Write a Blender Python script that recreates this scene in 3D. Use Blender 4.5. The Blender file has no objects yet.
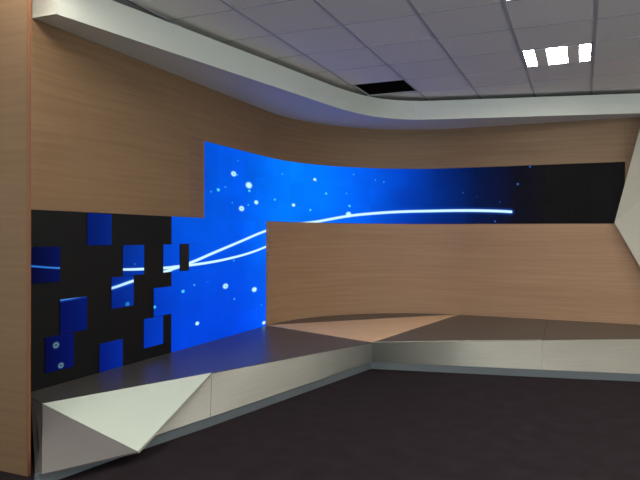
import bpy, bmesh, math, random
from mathutils import Matrix, Vector

random.seed(7)
scene = bpy.context.scene
C = scene.collection
PI = math.pi

# ------------------------------------------------------------------ camera
EYE = 1.30
HEAD = math.radians(23.3)            # camera heading, turned left from +Y
PITCH = math.atan(4.7 / 610.0)       # slightly down
ROLL = 0.005
fwd0 = Vector((-math.sin(HEAD), math.cos(HEAD), 0))
right0 = Vector((math.cos(HEAD), math.sin(HEAD), 0))
up0 = Vector((0, 0, 1))
fwd = fwd0 * math.cos(PITCH) - up0 * math.sin(PITCH)
upv = up0 * math.cos(PITCH) + fwd0 * math.sin(PITCH)
rgt = right0 * math.cos(ROLL) + upv * math.sin(ROLL)
upv = upv * math.cos(ROLL) - right0 * math.sin(ROLL)
cam_data = bpy.data.cameras.new('camera')
cam = bpy.data.objects.new('camera', cam_data)
C.objects.link(cam)
cam_data.sensor_width = 36.0
cam_data.lens = 610.0 / 640.0 * 36.0
cam_data.clip_start = 0.05
M = Matrix.Identity(4)
for i in range(3):
    M[i][0] = rgt[i]; M[i][1] = upv[i]; M[i][2] = -fwd[i]
M[0][3], M[1][3], M[2][3] = 0.0, 0.0, EYE
cam.matrix_world = M
scene.camera = cam

# ------------------------------------------------------------------ world, light, exposure
world = bpy.data.worlds.new('world')
scene.world = world
world.use_nodes = True
bgn = world.node_tree.nodes['Background']
bgn.inputs[0].default_value = (0.75, 0.85, 1.0, 1)
bgn.inputs[1].default_value = 1.0
vs = scene.view_settings
vs.view_transform = 'Standard'
vs.look = 'None'
vs.exposure = 0.0
vs.gamma = 1.0
vs.use_curve_mapping = False
LAMP = 42.0             # radiance of the lit reflectors of the ceiling lights
DAY_POWER = 140.0       # power of the added daylight lamps, no window in view


def day_light(name, loc, target, sx, sy, power):
    ld = bpy.data.lights.new(name, 'AREA')
    ld.shape = 'RECTANGLE'; ld.size = sx; ld.size_y = sy
    ld.energy = power; ld.color = (0.90, 1.0, 0.96)
    o = bpy.data.objects.new(name, ld)
    C.objects.link(o)
    o.location = loc
    o.rotation_euler = (Vector(target) - Vector(loc)).to_track_quat('-Z', 'Y').to_euler()
    return o


day_light('added_daylight', (0.8, -3.38, 1.55), (0.8, 4.0, 1.55), 7.0, 2.1, DAY_POWER)  # added lamp standing in for daylight from an unseen window
day_light('added_daylight', (4.88, 1.0, 1.55), (-4.0, 1.0, 1.55), 6.4, 2.1, DAY_POWER * 0.75)  # second added lamp, put in to brighten the ceiling

# ------------------------------------------------------------------ helpers


def lin(c):
    return tuple((v / 12.92 if v <= 0.04045 else ((v + 0.055) / 1.055) ** 2.4) for v in [x / 255.0 for x in c]) + (1.0,)


class NT:
    """small node-tree builder"""
    def __init__(self, name):
        self.m = bpy.data.materials.new(name)
        self.m.use_nodes = True
        self.t = self.m.node_tree
        self.b = self.t.nodes['Principled BSDF']

    def n(self, kind, **kw):
        nd = self.t.nodes.new(kind)
        for k, v in kw.items():
            setattr(nd, k, v)
        return nd

    def l(self, a, b):
        self.t.links.new(a, b)

    def put(self, sock, v):
        if hasattr(v, 'is_linked') or isinstance(v, bpy.types.NodeSocket):
            self.l(v, sock)
        else:
            sock.default_value = v

    def math(self, op, a, b=0.0, c=None, clamp=False):
        nd = self.n('ShaderNodeMath', operation=op)
        nd.use_clamp = clamp
        self.put(nd.inputs[0], a); self.put(nd.inputs[1], b)
        if c is not None:
            self.put(nd.inputs[2], c)
        return nd.outputs[0]

    def smooth(self, v, lo, hi, a=0.0, b=1.0):
        nd = self.n('ShaderNodeMapRange', interpolation_type='SMOOTHSTEP')
        self.put(nd.inputs[0], v)
        nd.inputs[1].default_value = lo; nd.inputs[2].default_value = hi
        nd.inputs[3].default_value = a; nd.inputs[4].default_value = b
        return nd.outputs[0]

    def mix(self, fac, a, b, blend='MIX'):
        nd = self.n('ShaderNodeMix', data_type='RGBA', blend_type=blend)
        self.put(nd.inputs[0], fac); self.put(nd.inputs[6], a); self.put(nd.inputs[7], b)
        return nd.outputs[2]

    def noise(self, vec, scale, detail=3.0, rough=0.5):
        nd = self.n('ShaderNodeTexNoise')
        if vec is not None:
            self.l(vec, nd.inputs['Vector'])
        nd.inputs['Scale'].default_value = scale
        nd.inputs['Detail'].default_value = detail
        nd.inputs['Roughness'].default_value = rough
        return nd.outputs['Fac']

    def mapping(self, vec, scale, loc=(0, 0, 0)):
        nd = self.n('ShaderNodeMapping')
        self.l(vec, nd.inputs[0])
        nd.inputs['Scale'].default_value = scale
        nd.inputs['Location'].default_value = loc
        return nd.outputs[0]

    def ramp(self, fac, pts):
        nd = self.n('ShaderNodeValToRGB')
        self.l(fac, nd.inputs[0])
        cr = nd.color_ramp
        while len(cr.elements) < len(pts):
            cr.elements.new(0.5)
        for e, (p, c) in zip(cr.elements, pts):
            e.position = p; e.color = c
        return nd.outputs[0]

    def bump(self, h, strength=0.2, dist=0.002):
        nd = self.n('ShaderNodeBump')
        nd.inputs['Strength'].default_value = strength
        nd.inputs['Distance'].default_value = dist
        self.l(h, nd.inputs['Height'])
        self.l(nd.outputs[0], self.b.inputs['Normal'])


def wood_mat(name, dark, light, shift, rough=0.5):
    t = NT(name)
    uv = t.n('ShaderNodeUVMap').outputs[0]
    wob = t.noise(t.mapping(uv, (0.6, 1.6, 1)), 1.0, 2)
    off = t.n('ShaderNodeVectorMath', operation='MULTIPLY_ADD')
    comb = t.n('ShaderNodeCombineXYZ')
    t.l(wob, comb.inputs[1])
    t.l(comb.outputs[0], off.inputs[0]); off.inputs[1].default_value = (0, 0.10, 0); t.l(uv, off.inputs[2])
    a = t.noise(t.mapping(off.outputs[0], (0.9, 34, 1), shift), 1.0, 5, 0.6)
    b = t.noise(t.mapping(off.outputs[0], (4.0, 210, 1), shift), 1.0, 2, 0.5)
    c = t.noise(t.mapping(off.outputs[0], (0.35, 5, 1), shift), 1.0, 2, 0.5)
    v = t.math('ADD', t.math('MULTIPLY', a, 0.55), t.math('ADD', t.math('MULTIPLY', b, 0.2), t.math('MULTIPLY', c, 0.25)))
    col = t.ramp(v, [(0.30, lin(dark)), (0.70, lin(light))])
    t.l(col, t.b.inputs['Base Color'])
    t.b.inputs['Roughness'].default_value = rough
    t.b.inputs['Specular IOR Level'].default_value = 0.3
    t.bump(v, 0.12, 0.002)
    return t.m


def plain_mat(name, col, rough=0.5, noise_amt=0.05, nscale=6.0, spec=0.5, metal=0.0, bump=0.0, bscale=200.0):
    t = NT(name)
    tc = t.n('ShaderNodeTexCoord').outputs['Object']
    f = t.noise(tc, nscale, 3)
    base = lin(col)
    d = tuple(max(0, x * (1 - noise_amt)) for x in base[:3]) + (1,)
    u = tuple(min(1, x * (1 + noise_amt)) for x in base[:3]) + (1,)
    t.l(t.mix(f, d, u), t.b.inputs['Base Color'])
    t.b.inputs['Roughness'].default_value = rough
    t.b.inputs['Specular IOR Level'].default_value = spec
    t.b.inputs['Metallic'].default_value = metal
    if bump:
        t.bump(t.noise(tc, bscale, 2), bump, 0.001)
    return t.m


def brushed_mat(name, col, rough=0.35):
    """pale laminate with a fine horizontal brushed grain"""
    t = NT(name)
    g = t.n('ShaderNodeTexCoord').outputs['Object']
    f = t.noise(t.mapping(g, (3, 3, 160)), 1.0, 4, 0.6)
    k = t.noise(g, 1.3, 2)
    v = t.math('ADD', t.math('MULTIPLY', f, 0.6), t.math('MULTIPLY', k, 0.4))
    base = lin(col)
    t.l(t.ramp(v, [(0.3, tuple(x * 0.86 for x in base[:3]) + (1,)), (0.7, tuple(min(1, x * 1.1) for x in base[:3]) + (1,))]),
        t.b.inputs['Base Color'])
    t.b.inputs['Roughness'].default_value = rough
    return t.m


def carpet_mat():
    t = NT('carpet')
    tc = t.n('ShaderNodeTexCoord').outputs['Object']
    f = t.math('ADD', t.math('MULTIPLY', t.noise(tc, 260, 2), 0.6), t.math('MULTIPLY', t.noise(tc, 7, 4), 0.4))
    t.l(t.ramp(f, [(0.35, lin((27, 21, 25))), (0.65, lin((43, 35, 39)))]), t.b.inputs['Base Color'])
    t.b.inputs['Roughness'].default_value = 0.95
    t.b.inputs['Specular IOR Level'].default_value = 0.1
    t.bump(f, 0.5, 0.004)
    return t.m


def tile_mat():
    t = NT('mineral_fibre_tile')
    tc = t.n('ShaderNodeTexCoord').outputs['Object']
    f = t.noise(tc, 120, 3, 0.7)
    rnd = t.n('ShaderNodeObjectInfo').outputs['Random']
    base = t.mix(rnd, lin((240, 236, 230)), lin((245, 241, 235)))
    t.l(t.mix(t.smooth(f, 0.60, 0.75, 0, 0.25), base, lin((206, 203, 198))), t.b.inputs['Base Color'])
    t.b.inputs['Roughness'].default_value = 0.9
    t.b.inputs['Specular IOR Level'].default_value = 0.2
    t.bump(f, 0.15, 0.001)
    return t.m


def emit_mat(name, col, strength, base=0.8):
    t = NT(name)
    t.b.inputs['Base Color'].default_value = (base, base, base, 1)
    t.b.inputs['Emission Color'].default_value = lin(col)
    t.b.inputs['Emission Strength'].default_value = strength
    return t.m


# the moving-light film shown on the LED wall, laid out in wall coordinates (s along the wall, z up)
DOTS = [(5.355, 2.053, 0.009), (5.277, 1.912, 0.030), (5.347, 1.908, 0.011), (5.581, 1.821, 0.038), (5.59, 1.763, 0.016),
        (4.997, 1.732, 0.019), (5.121, 1.768, 0.01), (4.876, 1.706, 0.01), (5.739, 1.65, 0.025), (5.571, 1.613, 0.012),
        (5.434, 1.571, 0.031), (5.253, 1.621, 0.009), (6.301, 2.005, 0.011), (6.152, 1.702, 0.014), (6.506, 1.656, 0.022),
        (6.788, 1.607, 0.016), (6.856, 1.982, 0.02), (6.884, 1.965, 0.011), (7.031, 1.818, 0.017), (7.33, 1.83, 0.012),
        (7.371, 1.673, 0.019), (7.358, 1.566, 0.040), (7.428, 2.075, 0.013), (7.724, 2.013, 0.011), (7.836, 1.99, 0.012),
        (8.846, 1.851, 0.013), (9.021, 1.792, 0.008), (9.301, 1.724, 0.011), (9.509, 1.941, 0.017), (9.65, 2.150, 0.015),
        (9.242, 1.484, 0.014), (4.439, 0.802, 0.017), (4.607, 0.846, 0.012), (4.823, 0.858, 0.006), (5.132, 0.796, 0.030),
        (5.705, 0.717, 0.030), (5.298, 0.655, 0.013), (5.862, 0.536, 0.009), (4.656, 0.492, 0.020), (5.921, 0.334, 0.022),
        (4.597, 1.054, 0.012), (5.284, 1.043, 0.01), (3.018, 0.563, 0.024), (3.060, 0.420, 0.022), (3.709, 0.766, 0.018),
        (4.032, 0.708, 0.014), (3.791, 1.069, 0.008)]
# the film is stretched along the wall: width of a light dot over its height
WIDE = [(2.8, 1.2), (3.4, 1.36), (3.9, 1.57), (4.9, 1.8), (5.95, 2.1), (6.6, 1.46), (7.2, 1.13), (7.8, 1.0), (11, 1.0)]
RINGS = {1, 10, 34, 42, 43, 44}
CURVE_A = [(2.818, 0.85), (3.042, 0.86), (3.146, 0.864), (3.54, 0.901), (3.769, 0.938), (4.149, 0.988), (4.5, 1.04), (4.931, 1.131),
           (5.391, 1.228), (5.946, 1.344), (6.4, 1.415), (6.887, 1.467), (7.085, 1.500), (7.375, 1.549), (7.651, 1.58), (8.048, 1.609),
           (8.433, 1.62), (8.81, 1.624), (9.181, 1.616), (9.432, 1.602)]
CURVE_B = [(2.81, 1.097), (3.042, 1.073), (3.427, 1.048), (3.657, 1.033), (3.898, 1.025), (4.149, 1.021), (4.5, 1.027), (4.847, 1.04),
           (5.2, 1.066), (5.596, 1.11), (5.948, 1.168)]


def led_mat():
    t = NT('led_display')
    uv = t.n('ShaderNodeUVMap').outputs[0]
    sep = t.n('ShaderNodeSeparateXYZ')
    t.l(uv, sep.inputs[0])
    s, z = sep.outputs[0], sep.outputs[1]
    u = t.math('DIVIDE', t.math('SUBTRACT', s, 2.5), 9.0)

    def P(ss):
        return (ss - 2.5) / 9.0
    bg = t.ramp(u, [(P(2.85), lin((2, 6, 44))), (P(3.10), lin((2, 16, 78))), (P(3.45), lin((2, 30, 112))), (P(3.75), lin((2, 50, 150))),
                    (P(4.1), lin((0, 68, 192))), (P(4.5), lin((0, 78, 212))), (P(5.4), lin((0, 84, 226))), (P(6.5), lin((0, 118, 255))),
                    (P(6.95), lin((0, 108, 250))), (P(7.6), lin((0, 84, 226))), (P(8.1), lin((0, 58, 180))), (P(8.5), lin((0, 38, 124))),
                    (P(9.0), lin((4, 20, 66))), (P(9.5), lin((12, 12, 26))), (P(9.9), lin((18, 16, 17)))])
    # soft clouds of light in the film, darker towards the top left corner of the upper band
    cl = t.noise(t.mapping(uv, (0.9, 1.4, 1)), 1.3, 2)
    bg = t.mix(1.0, bg, t.ramp(cl, [(0.3, (0.86, 0.86, 0.86, 1)), (0.7, (1.10, 1.10, 1.10, 1))]), 'MULTIPLY')
    bg = t.mix(1.0, bg, t.mix(t.smooth(z, 0.3, 1.7), (1, 0.66, 0.96, 1), (1, 1.06, 1.0, 1)), 'MULTIPLY')      # deeper blue low in the film
    rnd = t.n('ShaderNodeObjectInfo').outputs['Random']
    bg = t.mix(1.0, bg, t.mix(rnd, (0.95, 0.95, 0.95, 1), (1.04, 1.04, 1.04, 1)), 'MULTIPLY')

    def curve(pts):
        fc = t.n('ShaderNodeFloatCurve')
        cv = fc.mapping.curves[0]
        q = [(P(a), b / 2.5) for a, b in pts]
        cv.points[0].location = q[0]; cv.points[1].location = q[-1]
        for p in q[1:-1]:
            cv.points.new(*p)
        fc.mapping.update()
        t.l(u, fc.inputs['Value'])
        return t.math('ABSOLUTE', t.math('SUBTRACT', z, t.math('MULTIPLY', fc.outputs[0], 2.5)))
    dA, dB = curve(CURVE_A), curve(CURVE_B)
    over = t.math('MAXIMUM', t.math('SUBTRACT', s, 9.432), 0.0)          # rounded end of the streak
    dA = t.math('SQRT', t.math('ADD', t.math('MULTIPLY', dA, dA), t.math('MULTIPLY', over, over)))
    end = 1.0
    wid = t.math('MULTIPLY', t.smooth(s, 2.9, 4.3, 0.40, 0.72), t.smooth(s, 5.5, 7.5, 1.0, 1.25))
    dA, dB = t.math('DIVIDE', dA, wid), t.math('DIVIDE', dB, wid)
    mA = t.math('MULTIPLY', t.smooth(dA, 0.010, 0.024, 1.0, 0.0), end)
    mB = t.math('MULTIPLY', t.smooth(dB, 0.009, 0.021, 1.0, 0.0), t.math('LESS_THAN', s, 6.0))
    gA = t.math('MULTIPLY', t.smooth(dA, 0.0, 0.06, 0.32, 0.0), end)
    line = t.math('MAXIMUM', mA, mB)
    dim = t.smooth(s, 2.9, 3.6, 0.7, 1.0)
    line = t.math('MULTIPLY', line, dim)
    mask = None
    ring_mask = None
    for i, (ds, dz, r) in enumerate(DOTS):
        r *= 0.9
        k = next((a0 + (a1 - a0) * (ds - b0) / (b1 - b0) for (b0, a0), (b1, a1) in zip(WIDE, WIDE[1:]) if b0 <= ds <= b1), 1.0)
        sub = t.n('ShaderNodeVectorMath', operation='MULTIPLY_ADD')
        t.l(uv, sub.inputs[0]); sub.inputs[1].default_value = (1 / k, 1, 0); sub.inputs[2].default_value = (-ds / k, -dz, 0)
        d = t.n('ShaderNodeVectorMath', operation='LENGTH')
        t.l(sub.outputs[0], d.inputs[0])
        v = t.smooth(d.outputs['Value'], r * 0.45, r * 1.25, 1.0, 0.0)
        if i in RINGS:
            v = t.math('MULTIPLY', v, t.smooth(d.outputs['Value'], r * 0.1, r * 0.6, 0.0 if ds < 3.5 else 0.35, 1.0))
        if r < 0.0122:
            v = t.math('MULTIPLY', v, 0.55)
        if ds > 8.5 or ds < 3.9:
            v = t.math('MULTIPLY', v, 0.2 if ds < 3.5 else 0.4)
        if r > 0.018:
            ring_mask = v if ring_mask is None else t.math('MAXIMUM', ring_mask, v)
        else:
            mask = v if mask is None else t.math('MAXIMUM', mask, v)
    col = t.mix(gA, bg, lin((20, 110, 255)))
    col = t.mix(mask, col, t.mix(t.smooth(s, 8.0, 9.0), lin((70, 200, 255)), lin((70, 140, 255))))
    col = t.mix(ring_mask, col, lin((190, 250, 255)))
    col = t.mix(line, col, t.mix(t.smooth(s, 2.9, 3.9), lin((45, 125, 225)), lin((200, 243, 255))))
    t.b.inputs['Base Color'].default_value = (0.0015, 0.0015, 0.002, 1)
    t.b.inputs['Roughness'].default_value = 0.6
    t.b.inputs['Specular IOR Level'].default_value = 0.02
    t.l(col, t.b.inputs['Emission Color'])
    t.b.inputs['Emission Strength'].default_value = 1.15
    return t.m


# ------------------------------------------------------------------ materials
MAT = {
    'wood': wood_mat('oak_veneer', (120, 93, 67), (146, 116, 87), (0, 0, 0)),
    'wood_low': wood_mat('oak_veneer_low', (144, 109, 82), (170, 134, 104), (3.7, 2.2, 0)),
    'wood_strip': wood_mat('oak_veneer_strip', (118, 91, 72), (140, 111, 90), (9.1, 5.3, 0)),
    'wood_fin': wood_mat('oak_veneer_fin', (110, 86, 65), (130, 104, 80), (1.3, 7.7, 0)),
    'wood_inlay': wood_mat('oak_veneer_inlay', (208, 168, 125), (228, 190, 148), (5.5, 0.4, 0)),
    'wood_edge': plain_mat('oak_edge_band', (120, 78, 52), 0.5),
    'backing': plain_mat('dark_backing_board', (24, 22, 22), 0.9),
    'black': plain_mat('black_satin_panel', (13, 13, 15), 0.5, 0.03, 6.0, 0.25),
    'black_plate': plain_mat('black_blank_plate', (9, 9, 11), 0.5, 0.03),
    'white': plain_mat('white_paint', (222, 224, 216), 0.6, 0.02),
    'white_facet': plain_mat('white_laminate', (186, 194, 184), 0.4, 0.02),
    'pier': plain_mat('pier_laminate', (172, 166, 152), 0.5, 0.02),
    'front': brushed_mat('pale_grey_brushed_laminate', (140, 137, 130), 0.4),
    'end_shade': plain_mat('laminate_shaded_grey', (102, 97, 96), 0.45, 0.04),  # darker grey stands in for shade on the bench's left end
    'kick': plain_mat('blue_grey_kickboard', (92, 97, 102), 0.45, 0.04),
    'top': plain_mat('charcoal_satin_laminate', (68, 65, 61), 0.34, 0.05, 3.0, 0.6),
    'carpet': carpet_mat(),
    'tile': tile_mat(),
    'grid': plain_mat('ceiling_grid_metal', (182, 181, 186), 0.5, 0.02),
    'void': plain_mat('dark_void', (14, 14, 15), 0.9),
    'lamp': emit_mat('lit_reflector', (255, 250, 236), LAMP),
    'basket': emit_mat('perforated_basket_glow', (255, 246, 236), 0.07, 0.45),
    'plaster': plain_mat('pale_plaster', (222, 220, 214), 0.8, 0.03),
    'led': led_mat(),
    'frame': plain_mat('window_frame_metal', (90, 90, 92), 0.4),
}
gl = NT('window_glass')
gl.b.inputs['Base Color'].default_value = (0.9, 0.95, 0.95, 1)
gl.b.inputs['Transmission Weight'].default_value = 1.0
gl.b.inputs['Roughness'].default_value = 0.0
MAT['glass'] = gl.m


def link(name, me, mat, parent=None):
    if mat is not None and not me.materials:
        me.materials.append(MAT[mat])
    o = bpy.data.objects.new(name, me)
    C.objects.link(o)
    if parent is not None:
        o.parent = parent
    return o


def mesh(name, verts, faces, uvs=None):
    me = bpy.data.meshes.new(name)
    me.from_pydata(verts, [], faces)
    if uvs is not None:
        lay = me.uv_layers.new(name='UVMap')
        for lp in me.loops:
            lay.data[lp.index].uv = uvs[lp.vertex_index]
    bm = bmesh.new(); bm.from_mesh(me)
    bmesh.ops.recalc_face_normals(bm, faces=bm.faces)
    bm.to_mesh(me); bm.free()
    me.update()
    return me


def tag(o, label=None, cat=None, group=None, kind=None):
    if label: o['label'] = label
    if cat: o['category'] = cat
    if group: o['group'] = group
    if kind: o['kind'] = kind
    return o


def empty(name, loc=(0, 0, 0)):
    o = bpy.data.objects.new(name, None)
    o.empty_display_size = 0.1
    o.location = loc
    C.objects.link(o)
    return o


def box_mesh(name, x0, x1, y0, y1, z0, z1, bevel=0.0, uvmode=None):
    bm = bmesh.new()
    bmesh.ops.create_cube(bm, size=1.0)
    for v in bm.verts:
        v.co = Vector((x0 + (v.co.x + .5) * (x1 - x0), y0 + (v.co.y + .5) * (y1 - y0), z0 + (v.co.z + .5) * (z1 - z0)))
    if bevel:
        bmesh.ops.bevel(bm, geom=bm.edges[:], offset=bevel, segments=2, affect='EDGES', profile=0.5)
    if uvmode:
        lay = bm.loops.layers.uv.new('UVMap')
        for f in bm.faces:
            for lp in f.loops:
                p = lp.vert.co
                lp[lay].uv = (p.x + p.y, p.z) if uvmode == 'side' else (p.x, p.y)
    me = bpy.data.meshes.new(name)
    bm.to_mesh(me); bm.free()
    return me


def prism(name, poly_top, poly_bot, uvplan=False):
    """closed solid between two polygons with the same number of corners"""
    n = len(poly_top)
    v = list(poly_top) + list(poly_bot)
    f = [tuple(range(n)), tuple(range(2 * n - 1, n - 1, -1))]
    for i in range(n):
        j = (i + 1) % n
        f.append((i, j, n + j, n + i))
    return mesh(name, v, f, [(p[0] * 0.8 + p[1] * 0.6, -p[0] * 0.6 + p[1] * 0.8) for p in v] if uvplan else None)


# ------------------------------------------------------------------ the curved feature wall (s along it, o out into the room)
XW, YW, R = -3.21, 7.83, 1.85
CX, CY = XW + R, YW - R
S1 = CY
S2 = S1 + R * PI / 2
ZB, ZL, ZT, ZS, ZF, ZC = 0.30, 1.455, 2.165, 2.663, 2.881, 2.925
US, UZ = 0.1212, 0.1183            # half an LED module
SL0 = 2.81


def W(s, o=0.0):
    if s <= S1:
        return (XW + o, s)
    if s >= S2:
        return (CX + s - S2, YW - o)
    a = (s - S1) / R
    return (CX - (R - o) * math.cos(a), CY + (R - o) * math.sin(a))


def strip_mesh(name, s0, s1, z0, z1, o_front, o_back, step=0.08):
    """a slab that follows the wall line; UV = (s, z)"""
    cuts = [s0]
    a, b = max(s0, S1), min(s1, S2)
    if b > a:
        n = max(1, int(math.ceil((b - a) / step)))
        cuts += [a + (b - a) * i / n for i in range(n + 1)]
    cuts.append(s1)
    ss = []
    for c in cuts:
        if not ss or c - ss[-1] > 1e-6:
            ss.append(c)
    v, f, uv = [], [], []
    for s in ss:
        xf, yf = W(s, o_front); xb, yb = W(s, o_back)
        v += [(xf, yf, z0), (xf, yf, z1), (xb, yb, z1), (xb, yb, z0)]
        uv += [(s, z0), (s, z1), (s, z1 + abs(o_front - o_back)), (s, z0 - abs(o_front - o_back))]
    for i in range(len(ss) - 1):
        p, q = 4 * i, 4 * i + 4
        for k in range(4):
            k2 = (k + 1) % 4
            f.append((p + k, q + k, q + k2, p + k2))
    e = 4 * (len(ss) - 1)
    f += [(0, 1, 2, 3), (e + 3, e + 2, e + 1, e)]
    return mesh(name, v, f, uv)


ROOM_X0, ROOM_X1, ROOM_Y0 = -4.6, 5.0, -3.5
S_END = S2 + (ROOM_X1 - CX)

# ------------------------------------------------------------------ setting
floor = tag(link('floor', box_mesh('floor', ROOM_X0, ROOM_X1, ROOM_Y0, 8.1, -0.1, 0.0), 'carpet'), kind='structure',
            label='dark brown carpeted floor in front of the bench')
wall_left = tag(link('wall_left', strip_mesh('wall_left', 2.40, S1 - 0.001, 0.0, 3.4, -0.03, -0.12), 'backing'), kind='structure',
                label='straight left stretch of the feature wall clad in oak veneer')
wall_back = tag(link('wall_back', strip_mesh('wall_back', S1 + 0.001, S_END, 0.0, 3.4, -0.03, -0.12), 'backing'), kind='structure',
                label='curved and straight back stretch of the feature wall clad in oak veneer')
tag(link('wall_side', box_mesh('wall_side', ROOM_X0 - 0.1, ROOM_X0, ROOM_Y0, 2.36, 0, 3.4), 'plaster'), kind='structure')
# unseen walls behind and right of the camera, with windows added for daylight
wr = empty('wall_rear', (0, ROOM_Y0, 0)); tag(wr, kind='structure')
for x0, x1, z0, z1 in ((ROOM_X0, -2.8, 0, 3.4), (4.4, ROOM_X1, 0, 3.4), (-2.8, 4.4, 0, 0.45), (-2.8, 4.4, 2.65, 3.4)):
    link('wall_section', box_mesh('wall_section', x0, x1, -0.1, 0, z0, z1), 'plaster', wr)
wq = empty('wall_right', (ROOM_X1, 0, 0)); tag(wq, kind='structure')
for y0, y1, z0, z1 in ((ROOM_Y0, -2.3, 0, 3.4), (4.3, 7.95, 0, 3.4), (-2.3, 4.3, 0, 0.45), (-2.3, 4.3, 2.65, 3.4)):
    link('wall_section', box_mesh('wall_section', 0, 0.1, y0, y1, z0, z1), 'plaster', wq)


def window(name, loc, width, n, along_y):
    w = empty(name, loc); tag(w, kind='structure')
    for k in range(n + 1):
        x = k * (width - 0.04) / n
        a = (0.02, 0.08, x, x + 0.04) if along_y else (x, x + 0.04, -0.08, -0.02)
        link('window_frame', box_mesh('window_frame', *a, 0, 2.2), 'frame', w)
    for k in range(n):
        x = 0.04 + k * (width - 0.04) / n; x1 = x + (width - 0.04) / n - 0.04
        a = (0.045, 0.055, x, x1) if along_y else (x, x1, -0.055, -0.045)
        link('pane', box_mesh('pane', *a, 0, 2.2), 'glass', w)


window('window_added_1', (-2.8, ROOM_Y0, 0.45), 7.2, 5, False)  # unseen windows, added as sources for the daylight
window('window_added_2', (ROOM_X1, -2.3, 0.45), 6.6, 5, True)

# oak cladding panels
G = 0.0006


def clad(par, s0, s1, z0, z1, mat, o=0.0):
    return link('wood_panel', strip_mesh('wood_panel', s0 + G, s1 - G, z0, z1, o, -0.03), mat, par)


SA = SL0 + 16 * US        # left edge of the upper LED band
SB = SL0 + 26 * US        # right edge of the lower LED field
SC = SL0 + 65 * US        # right end of the LED band
clad(wall_left, 2.42, 4.525, ZL, ZS + 0.15, 'wood')
clad(wall_left, 4.525, SA, ZL, ZT + 0.02, 'wood_strip')
clad(wall_left, 4.525, 5.94, ZT + 0.02 + G, ZS + 0.15, 'wood')
clad(wall_left, SA + 0.0, 5.94, ZT, ZT + 0.02, 'wood')
clad(wall_back, 5.98, 7.40, ZT, ZS + 0.15, 'wood')
clad(wall_left, 5.94, 5.98, ZT, ZS + 0.15, 'wood')
clad(wall_back, 7.40, 8.79, ZT, ZS + 0.15, 'wood')
clad(wall_back, 8.79, SC, ZT, ZS + 0.15, 'wood')
clad(wall_back, SC, 12.2, ZL, ZS + 0.15, 'wood')
clad(wall_back, 12.2, S_END, ZL, ZS + 0.15, 'wood')
clad(wall_back, SB + 0.012, 8.79, 0.05, ZL - 0.003, 'wood_low', 0.012)
clad(wall_back, 8.79, 12.2, 0.05, ZL - 0.003, 'wood_low', 0.012)
clad(wall_back, 12.2, S_END, 0.05, ZL - 0.003, 'wood_low', 0.012)

# dropped bulkhead following the wall
fl = [(-3.005, 2.836), (-2.60, 5.06), (-2.470, 5.80)]
P0, P1, P2, P3 = Vector((-2.470, 5.80)), Vector((-2.36, 6.42)), Vector((-2.22, 6.95)), Vector((-1.62, 7.085))
for i in range(1, 17):
    t = i / 16
    q = P0 * (1 - t) ** 3 + P1 * 3 * t * (1 - t) ** 2 + P2 * 3 * t * t * (1 - t) + P3 * t ** 3
    fl.append((q.x, q.y))
fl += [(-0.90, 7.25), (0.57, 7.57), (1.60, 7.795)]
bulk = empty('trim_1', (-3.1, 2.84, ZS)); tag(bulk, kind='structure', label='white curved bulkhead dropped below the tiled ceiling')
off = Vector(bulk.location)
# body: the wall line then back along the fascia line
ws = [2.836 + (S1 - 2.836) * i / 4 for i in range(4)] + [S1 + (S2 - S1) * i / 24 for i in range(25)] + [S2 + 1.6, S2 + 1.60 - CX]
wl = [W(s, 0.001) for s in ws]


def resample(pts, n):
    L = [0]
    for a, b in zip(pts, pts[1:]):
        L.append(L[-1] + math.dist(a, b))
    out = []
    for i in range(n):
        d = L[-1] * i / (n - 1); k = 0
        while k < len(L) - 2 and L[k + 1] < d:
            k += 1
        t = (d - L[k]) / (L[k + 1] - L[k])
        out.append((pts[k][0] + t * (pts[k + 1][0] - pts[k][0]), pts[k][1] + t * (pts[k + 1][1] - pts[k][1])))
    return out


def inset(pts, d):
    out = []
    for i, p in enumerate(pts):
        a = Vector(pts[max(0, i - 1)]); b = Vector(pts[min(len(pts) - 1, i + 1)])
        t = (b - a).normalized()
        out.append((p[0] - t.y * d, p[1] + t.x * d))
    return out


N = 60
fin_ = resample(inset(fl, 0.014), N)
win_ = resample(wl, N)
v, f = [], []
for (xa, ya), (xb, yb) in zip(fin_, win_):
    for x, y, z in ((xa, ya, ZS + 0.004), (xb, yb, ZS + 0.004), (xb, yb, ZF - 0.02), (xa, ya, ZF - 0.02)):
        v.append((x - off.x, y - off.y, z - off.z))
for i in range(N - 1):
    for k in range(4):
        f.append((4 * i + k, 4 * i + 4 + k, 4 * i + 4 + (k + 1) % 4, 4 * i + (k + 1) % 4))
f += [(0, 1, 2, 3), (4 * N - 1, 4 * N - 2, 4 * N - 3, 4 * N - 4)]
sf = link('soffit', mesh('soffit', v, f), 'white', bulk)
sf.data.materials.append(MAT['void'])                # hidden upper side coloured dark to deepen the shade in the ceiling gap
for p in sf.data.polygons:
    if p.normal.z > 0.9:
        p.material_index = 1


def fascia(pts):
    ins = inset(pts, 0.0135)
    v, f = [], []
    n = len(pts)
    for (xa, ya), (xb, yb) in zip(pts, ins):
        for x, y, z in ((xa, ya, ZS), (xb, yb, ZS), (xb, yb, ZF), (xa, ya, ZF)):
            v.append((x - off.x, y - off.y, z - off.z))
    for i in range(n - 1):
        for k in range(4):
            f.append((4 * i + k, 4 * i + 4 + k, 4 * i + 4 + (k + 1) % 4, 4 * i + (k + 1) % 4))
    f += [(0, 1, 2, 3), (4 * n - 1, 4 * n - 2, 4 * n - 3, 4 * n - 4)]
    o = link('fascia_panel', mesh('fascia_panel', v, f), 'white', bulk)
    return o


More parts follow.
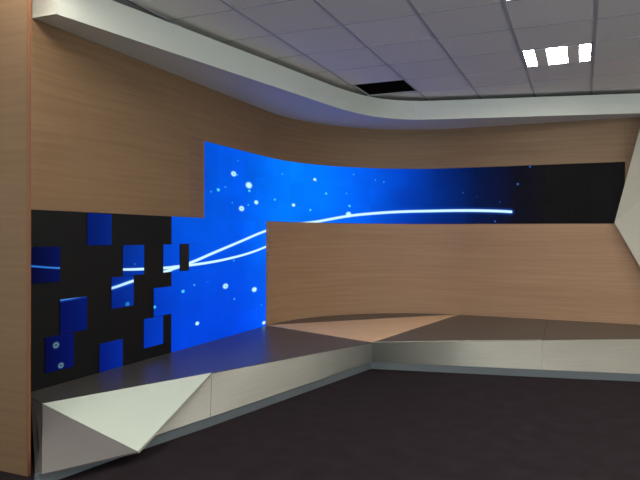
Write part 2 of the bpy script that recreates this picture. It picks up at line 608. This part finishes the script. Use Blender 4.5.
fascia(fl[:3])
fascia(fl[2:19])
fascia([fl[18], (-1.2, 7.182)])
fascia([(-1.198, 7.1825), fl[19], fl[20], fl[21]])
link('end_panel', box_mesh('end_panel', -3.205 - off.x, -3.0 - off.x, -0.012, 0.0, 0, ZF - ZS), 'white', bulk)

# suspended ceiling: grid bars and single tiles
TP = 0.597
GX0, GY0 = -2.311, 4.402
ceil = empty('ceiling', (GX0, GY0, ZC)); tag(ceil, kind='structure', label='grey suspended ceiling of square mineral fibre tiles')
ix0, ix1 = -4, 12
iy0, iy1 = -13, 6
bar = box_mesh('grid_bar', -0.011, 0.011, iy0 * TP, iy1 * TP, -0.003, 0.02)
for i in range(ix0, ix1 + 1):
    b = link('grid_bar', bar, 'grid', ceil); b.location = (i * TP, 0, 0)
bar2 = box_mesh('grid_cross_bar', ix0 * TP, ix1 * TP, -0.0055, 0.0055, -0.0015, 0.02)
for j in range(iy0, iy1 + 1):
    b = link('grid_cross_bar', bar2, 'grid', ceil); b.location = (0, j * TP, 0)
tme = box_mesh('ceiling_tile', 0.002, TP - 0.002, 0.002, TP - 0.002, 0.001, 0.016, 0.003)
LIGHTS = [(3, 2), (3, -1), (3, -4), (3, -7), (7, 2), (7, -1), (7, -4), (7, -7), (-1, -4), (-1, -7)]
HOLE = (0, 3)
for i in range(ix0, ix1):
    for j in range(iy0, iy1):
        if (i, j) in LIGHTS or (i, j) == HOLE:
            continue
        o = link('ceiling_tile', tme, 'tile', ceil); o.location = (i * TP, j * TP, 0)
        o.rotation_euler = (random.uniform(-.002, .002), random.uniform(-.002, .002), 0)
tag(link('roof_slab', box_mesh('roof_slab', ROOM_X0, ROOM_X1, ROOM_Y0, 8.1, 3.4, 3.5), 'void'), kind='structure')

# ------------------------------------------------------------------ ceiling lights
lamp_side = box_mesh('lamp_reflector', 0.0, 0.088, 0.03, TP - 0.03, 0, 0.006)
lamp_mid = box_mesh('lamp_reflector_wide', 0.0, 0.165, 0.03, TP - 0.03, 0, 0.006)
basket_me = box_mesh('basket', 0.0, 0.100, 0.02, TP - 0.02, -0.008, 0.012, 0.004)
lamp_lab = {(3, 2): 'recessed ceiling light with three lit strips above the right wall',
            (3, -1): 'recessed ceiling light cut by the top edge of the picture'}
rim = []
bm = bmesh.new()
for x0, x1, y0, y1 in ((0.013, TP - 0.013, 0.008, 0.03), (0.013, TP - 0.013, TP - 0.03, TP - 0.008), (0.013, 0.026, 0.03, TP - 0.03), (TP - 0.026, TP - 0.013, 0.03, TP - 0.03)):
    b = bmesh.ops.create_cube(bm, size=1.0)['verts']
    for q in b:
        q.co = Vector((x0 + (q.co.x + .5) * (x1 - x0), y0 + (q.co.y + .5) * (y1 - y0), -0.002 + (q.co.z + .5) * 0.03))
rim_me = bpy.data.meshes.new('rim'); bm.to_mesh(rim_me); bm.free()
for (i, j) in LIGHTS:
    r = empty('ceiling_light', (GX0 + i * TP, GY0 + j * TP, ZC))
    tag(r, lamp_lab.get((i, j), 'recessed ceiling light with three lit strips, outside the picture'), 'ceiling light', 'recessed ceiling lights')
    link('rim', rim_me, 'grid', r)
    for me_, x in ((lamp_side, 0.027), (lamp_mid, 0.216), (lamp_side, TP - 0.115)):
        o = link('lamp_reflector', me_, 'lamp', r); o.location = (x, 0, 0.004)
    for x in (0.1155, 0.3815):
        o = link('basket', basket_me, 'basket', r); o.location = (x, 0, 0)

# ------------------------------------------------------------------ oak fin at the left edge
fin = empty('oak_fin_panel', (-2.715, 2.37, 0))
tag(fin, 'tall oak panel standing at the left edge, end of the bench', 'panel')
me = box_mesh('face_panel', -1.88, -0.012, 0, 0.02, 0.002, ZC - 0.002, 0, 'side')
link('face_panel', me, 'wood_fin', fin)
o = link('edge_band', box_mesh('edge_band', -0.0115, 0.0, 0.0, 0.02, 0.002, ZC - 0.002, 0.001), 'wood_edge', fin)
o['label'] = 'red brown edge band'

# ------------------------------------------------------------------ LED video wall
vw = empty('video_wall', (XW, SL0, ZB))
tag(vw, 'large curved LED video wall showing white light streaks on glowing blue', 'screen')
voff = Vector(vw.location)


def led_slab(name, s0, s1, z0, z1, of, ob, par, poff, mat='led'):
    m_ = strip_mesh(name, s0, s1, z0, z1, of, ob, 0.06)
    for vt in m_.vertices:
        vt.co -= poff
    return link(name, m_, mat, par)


e = 0.0006
for c in range(7):                                   # lower field, 7 x 5 modules
    for r_ in range(5):
        s0 = SL0 + (12 + 2 * c) * US; z1 = ZL - 2 * r_ * UZ
        led_slab('led_module', s0 + e, s0 + 2 * US - e, z1 - 2 * UZ + e, z1 - e, -0.008, -0.028, vw, voff)
for c in range(25):                                  # upper band, 24.5 x 3 modules
    for r_ in range(3):
        s0 = SL0 + (16 + 2 * c) * US; s1 = min(s0 + 2 * US, SC); z0 = ZL + 2 * r_ * UZ
        led_slab('led_module', s0 + e, s1 - e, z0 + e, z0 + 2 * UZ - e, -0.008, -0.028, vw, voff)

# black panel and the loose LED tiles on it
bp = link('black_panel', strip_mesh('black_panel', 2.42, SL0 + 12 * US - 0.001, 0.05, ZL - 0.002, 0.0, -0.029), 'black')
tag(bp, 'matt black wall panel behind the scattered square LED tiles', 'panel')
TILES = [('dark blue LED tile at the top of the black panel under the oak', 4, 6, 0, 2),
         ('darkest LED tile against the oak fin, crossed by one thin light line', 0, 2, 2, 4),
         ('LED tile with a level white line, left of the screen edge', 7, 9, 2, 4),
         ('LED tile with a slanting white line and a small ring below it', 6, 8, 4, 6),
         ('LED tile with a short faint line in its top left corner', 2, 4, 5, 7),
         ('lowest left LED tile showing a small glowing ring', 1, 3, 7, 9),
         ('plain LED tile touching the bench top', 5, 7, 8, 10),
         ('plain bright LED tile standing free just left of the screen', 9, 11, 7, 9),
         ('LED tile joined to the left edge of the screen at mid height', 10, 12, 5, 7),
         ('half-width LED tile where the two white streaks enter the screen', 11, 12, 2, 4)]
for lab, k0, k1, r0, r1 in TILES:
    s0, s1, z0, z1 = SL0 + k0 * US, SL0 + k1 * US, ZL - r1 * UZ, ZL - r0 * UZ
    if r0 == 0:
        z1 -= 0.004
    root = empty('led_tile', (XW, s0, z0)); ro = Vector(root.location)
    tag(root, lab, 'LED tile', 'LED tiles scattered over the black panel')
    led_slab('casing', s0 + 0.001, s1 - 0.001, z0 + 0.001, z1 - 0.001, 0.006, 0.0005, root, ro, 'black_plate')
    led_slab('display', s0 + 0.002, s1 - 0.002, z0 + 0.002, z1 - 0.002, 0.009, 0.0063, root, ro)
o = link('blank_plate', strip_mesh('blank_plate', SL0 + 13 * US, SL0 + 14 * US, ZL - 4 * UZ, ZL - 2 * UZ, 0.006, -0.0075), 'black_plate')
tag(o, 'small upright black plate on the screen where the streaks cross', 'plate')

# ------------------------------------------------------------------ faceted bench
bench = empty('display_bench', (-2.4, 3.7, 0))
tag(bench, 'long low faceted bench with charcoal top and pale folded front', 'bench')
bo = Vector(bench.location)


def bpart(name, me, mat, label=None):
    for vt in me.vertices:
        vt.co -= bo
    o = link(name, me, mat, bench)
    if label:
        o['label'] = label
    return o


def Z(p, z):
    return (p[0], p[1], z)


def thick(name, pts, d=0.012, uvplan=False):
    """thin solid panel behind a planar outline given by 3-D corners"""
    a, b, c = (Vector(p) for p in pts[:3])
    n = (b - a).cross(c - a).normalized()
    mid = sum((Vector(p) for p in pts), Vector()) / len(pts)
    if n.dot(Vector((0, 0, EYE)) - mid) < 0:
        n = -n
    back = [tuple(Vector(p) - n * d) for p in pts]
    return prism(name, [tuple(p) for p in pts], back, uvplan)


T0, T1, T2, T3 = (-3.099, 2.728), (-2.909, 2.644), (-2.457, 3.735), (-1.802, 5.426)
T4, T5 = (-0.354, 6.251), (1.60, 7.355)
INA, INC = W(5.965, 0.014), W(8.80, 0.014)
TH = 0.004
# top: left field, lens between inlay and curved wall, two right fields, oak inlay
left = [T0, T1, T2, T3, INA, W(5.9, 0.012), (XW + 0.012, 2.42), (-3.099, 2.42)]
bpart('bench_top', prism('bench_top', [Z(p, ZB) for p in left], [Z(p, ZB - TH) for p in left]), 'top')
lens = [W(5.965 + (8.80 - 5.965) * i / 24, 0.0125) for i in range(25)]
bpart('bench_top', prism('bench_top', [Z(p, ZB) for p in lens], [Z(p, ZB - TH) for p in lens]), 'top')
seamw = W(S2 + (-0.354 - CX) - 0.02, 0.0125)
r1 = [T3, T4, seamw, INC]
bpart('bench_top', prism('bench_top', [Z(p, ZB) for p in r1], [Z(p, ZB - TH) for p in r1]), 'top')
r2 = [(T4[0] + .003, T4[1] + .0017), T5, W(S2 + 1.60 - CX, 0.0125), (seamw[0] + .003, seamw[1])]
bpart('bench_top', prism('bench_top', [Z(p, ZB) for p in r2], [Z(p, ZB - TH) for p in r2]), 'top')
inl = [T3, INC, INA]
bpart('wood_inlay', prism('wood_inlay', [Z(p, ZB + 0.004) for p in inl], [Z(p, ZB - TH) for p in inl], True), 'wood_inlay',
      'oak triangle let into the bench top in the corner')
# fronts
KZ = 0.07
A = (-2.305, 2.760, KZ)
B2 = (-2.42, 2.90, KZ)
BS = (-2.300, 3.481, KZ)
B3, B4, B5 = (-1.877, 5.653, KZ), (-0.335, 5.985, KZ), (1.60, 6.43, KZ)
zt = ZB - 0.0045
bpart('white_facet', thick('white_facet', [Z(T1, ZB + 0.003), Z(T2, ZB + 0.003), A]), 'white_facet', 'bright white triangular facet folded down to the floor')
Q = (-2.535, 2.300, KZ)
Q0 = (-2.690, 2.396, 0.01)
bpart('end_facet', thick('end_facet', [Z(T1, zt), A, Q]), 'end_shade', 'facet, its shade painted grey, between the white triangle and the oak panel')
bpart('end_panel', thick('end_panel', [Z(T1, zt), Q, Q0, Z(T0, zt)]), 'end_shade')
bpart('side_facet', thick('side_facet', [Z(T2, zt), B2, A]), 'front')
bpart('front_panel', thick('front_panel', [Z(T2, zt), BS, B2]), 'front')


def quad(name, a, b, c, d, mat):
    """twisted front panel, closed solid; a-b top edge, d-c bottom edge"""
    n, m = 24, 8
    v, f = [], []
    av, bv, cv, dv = (Vector(q) for q in (a, b, c, d))
    nrm = (bv - av).cross(dv - av).normalized()
    if nrm.dot(Vector((0, 0, EYE)) - av) < 0:
        nrm = -nrm
    for back in (0, 1):
        for i in range(n + 1):
            p, q = av.lerp(bv, i / n), dv.lerp(cv, i / n)
            for k in range(m + 1):
                v.append(tuple(p.lerp(q, k / m) - nrm * 0.012 * back))
    K_ = (n + 1) * (m + 1)

    def ix(i, k, b=0):
        return b * K_ + i * (m + 1) + k
    for i in range(n):
        for k in range(m):
            f.append((ix(i, k), ix(i, k + 1), ix(i + 1, k + 1), ix(i + 1, k)))
            f.append((ix(i, k, 1), ix(i + 1, k, 1), ix(i + 1, k + 1, 1), ix(i, k + 1, 1)))
        f.append((ix(i, 0), ix(i + 1, 0), ix(i + 1, 0, 1), ix(i, 0, 1)))
        f.append((ix(i, m), ix(i, m, 1), ix(i + 1, m, 1), ix(i + 1, m)))
    for k in range(m):
        f.append((ix(0, k), ix(0, k, 1), ix(0, k + 1, 1), ix(0, k + 1)))
        f.append((ix(n, k), ix(n, k + 1), ix(n, k + 1, 1), ix(n, k, 1)))
    me = mesh(name, v, f)
    for p in me.polygons[:]:
        p.use_smooth = True
    me.set_sharp_from_angle(angle=math.radians(40))
    return bpart(name, me, mat)


def lerp3(a, b, t):
    return tuple(Vector(a).lerp(Vector(b), t))


quad('front_panel', lerp3(Z(T2, zt), Z(T3, zt), .002), Z(T3, zt), B3, lerp3(BS, B3, .002), 'front')
quad('front_panel', Z(T3, zt), Z(T4, zt), B4, B3, 'front')
quad('front_panel', lerp3(Z(T4, zt), Z(T5, zt), .0015), Z(T5, zt), B5, lerp3(B4, B5, .0015), 'front')
# kickboards
K = [(-2.56, 2.285), (-2.49, 2.70), (-2.434, 2.93), (-2.31, 3.481), (-1.885, 5.652), (-0.335, 5.972), (1.60, 6.41)]


def kick(a, b):
    d = (Vector(b) - Vector(a)).normalized()
    nn = Vector((-d.y, d.x)) * 0.015
    pts = [a, b, (b[0] + nn.x, b[1] + nn.y), (a[0] + nn.x, a[1] + nn.y)]
    bpart('kickboard', prism('kickboard', [Z(p, KZ - 0.001) for p in pts], [Z(p, 0.001) for p in pts]), 'kick')


kick(K[2], K[3]); kick(K[3], K[4]); kick(K[4], K[5]); kick(K[5], K[6])
kick(K[0], K[2])

# ------------------------------------------------------------------ white folded pier at the right
pier = empty('folded_pier', (0.33, 7.6, ZB))
tag(pier, 'white angular folded pier pointing at the right end of the screen', 'pier')
po = Vector(pier.location)
tip = (0.332, 7.745, 1.461)
tip_b = (0.345, 7.812, 1.461)
up_f = (0.612, 7.66, ZS - 0.001); up_b = (0.64, 7.82, ZS - 0.001)
dn_f = (0.935, 7.60, ZB + 0.002); dn_b = (0.955, 7.812, ZB + 0.002)
rt, rb, rm = (1.59, 7.75, ZS - 0.001), (1.59, 7.60, ZB + 0.002), (1.59, 7.70, 1.461)
rtb, rbb, rmb = (1.59, 7.82, ZS - 0.001), (1.59, 7.812, ZB + 0.002), (1.59, 7.812, 1.461)


def pier_half(name, q):
    me = prism(name, q[:4], q[4:])
    for vt in me.vertices:
        vt.co -= po
    link(name, me, 'pier', pier)


pier_half('upper_facet', [tip, rm, rt, up_f, tip_b, rmb, rtb, up_b])
pier_half('lower_facet', [dn_f, rb, rm, tip, dn_b, rbb, rmb, tip_b])
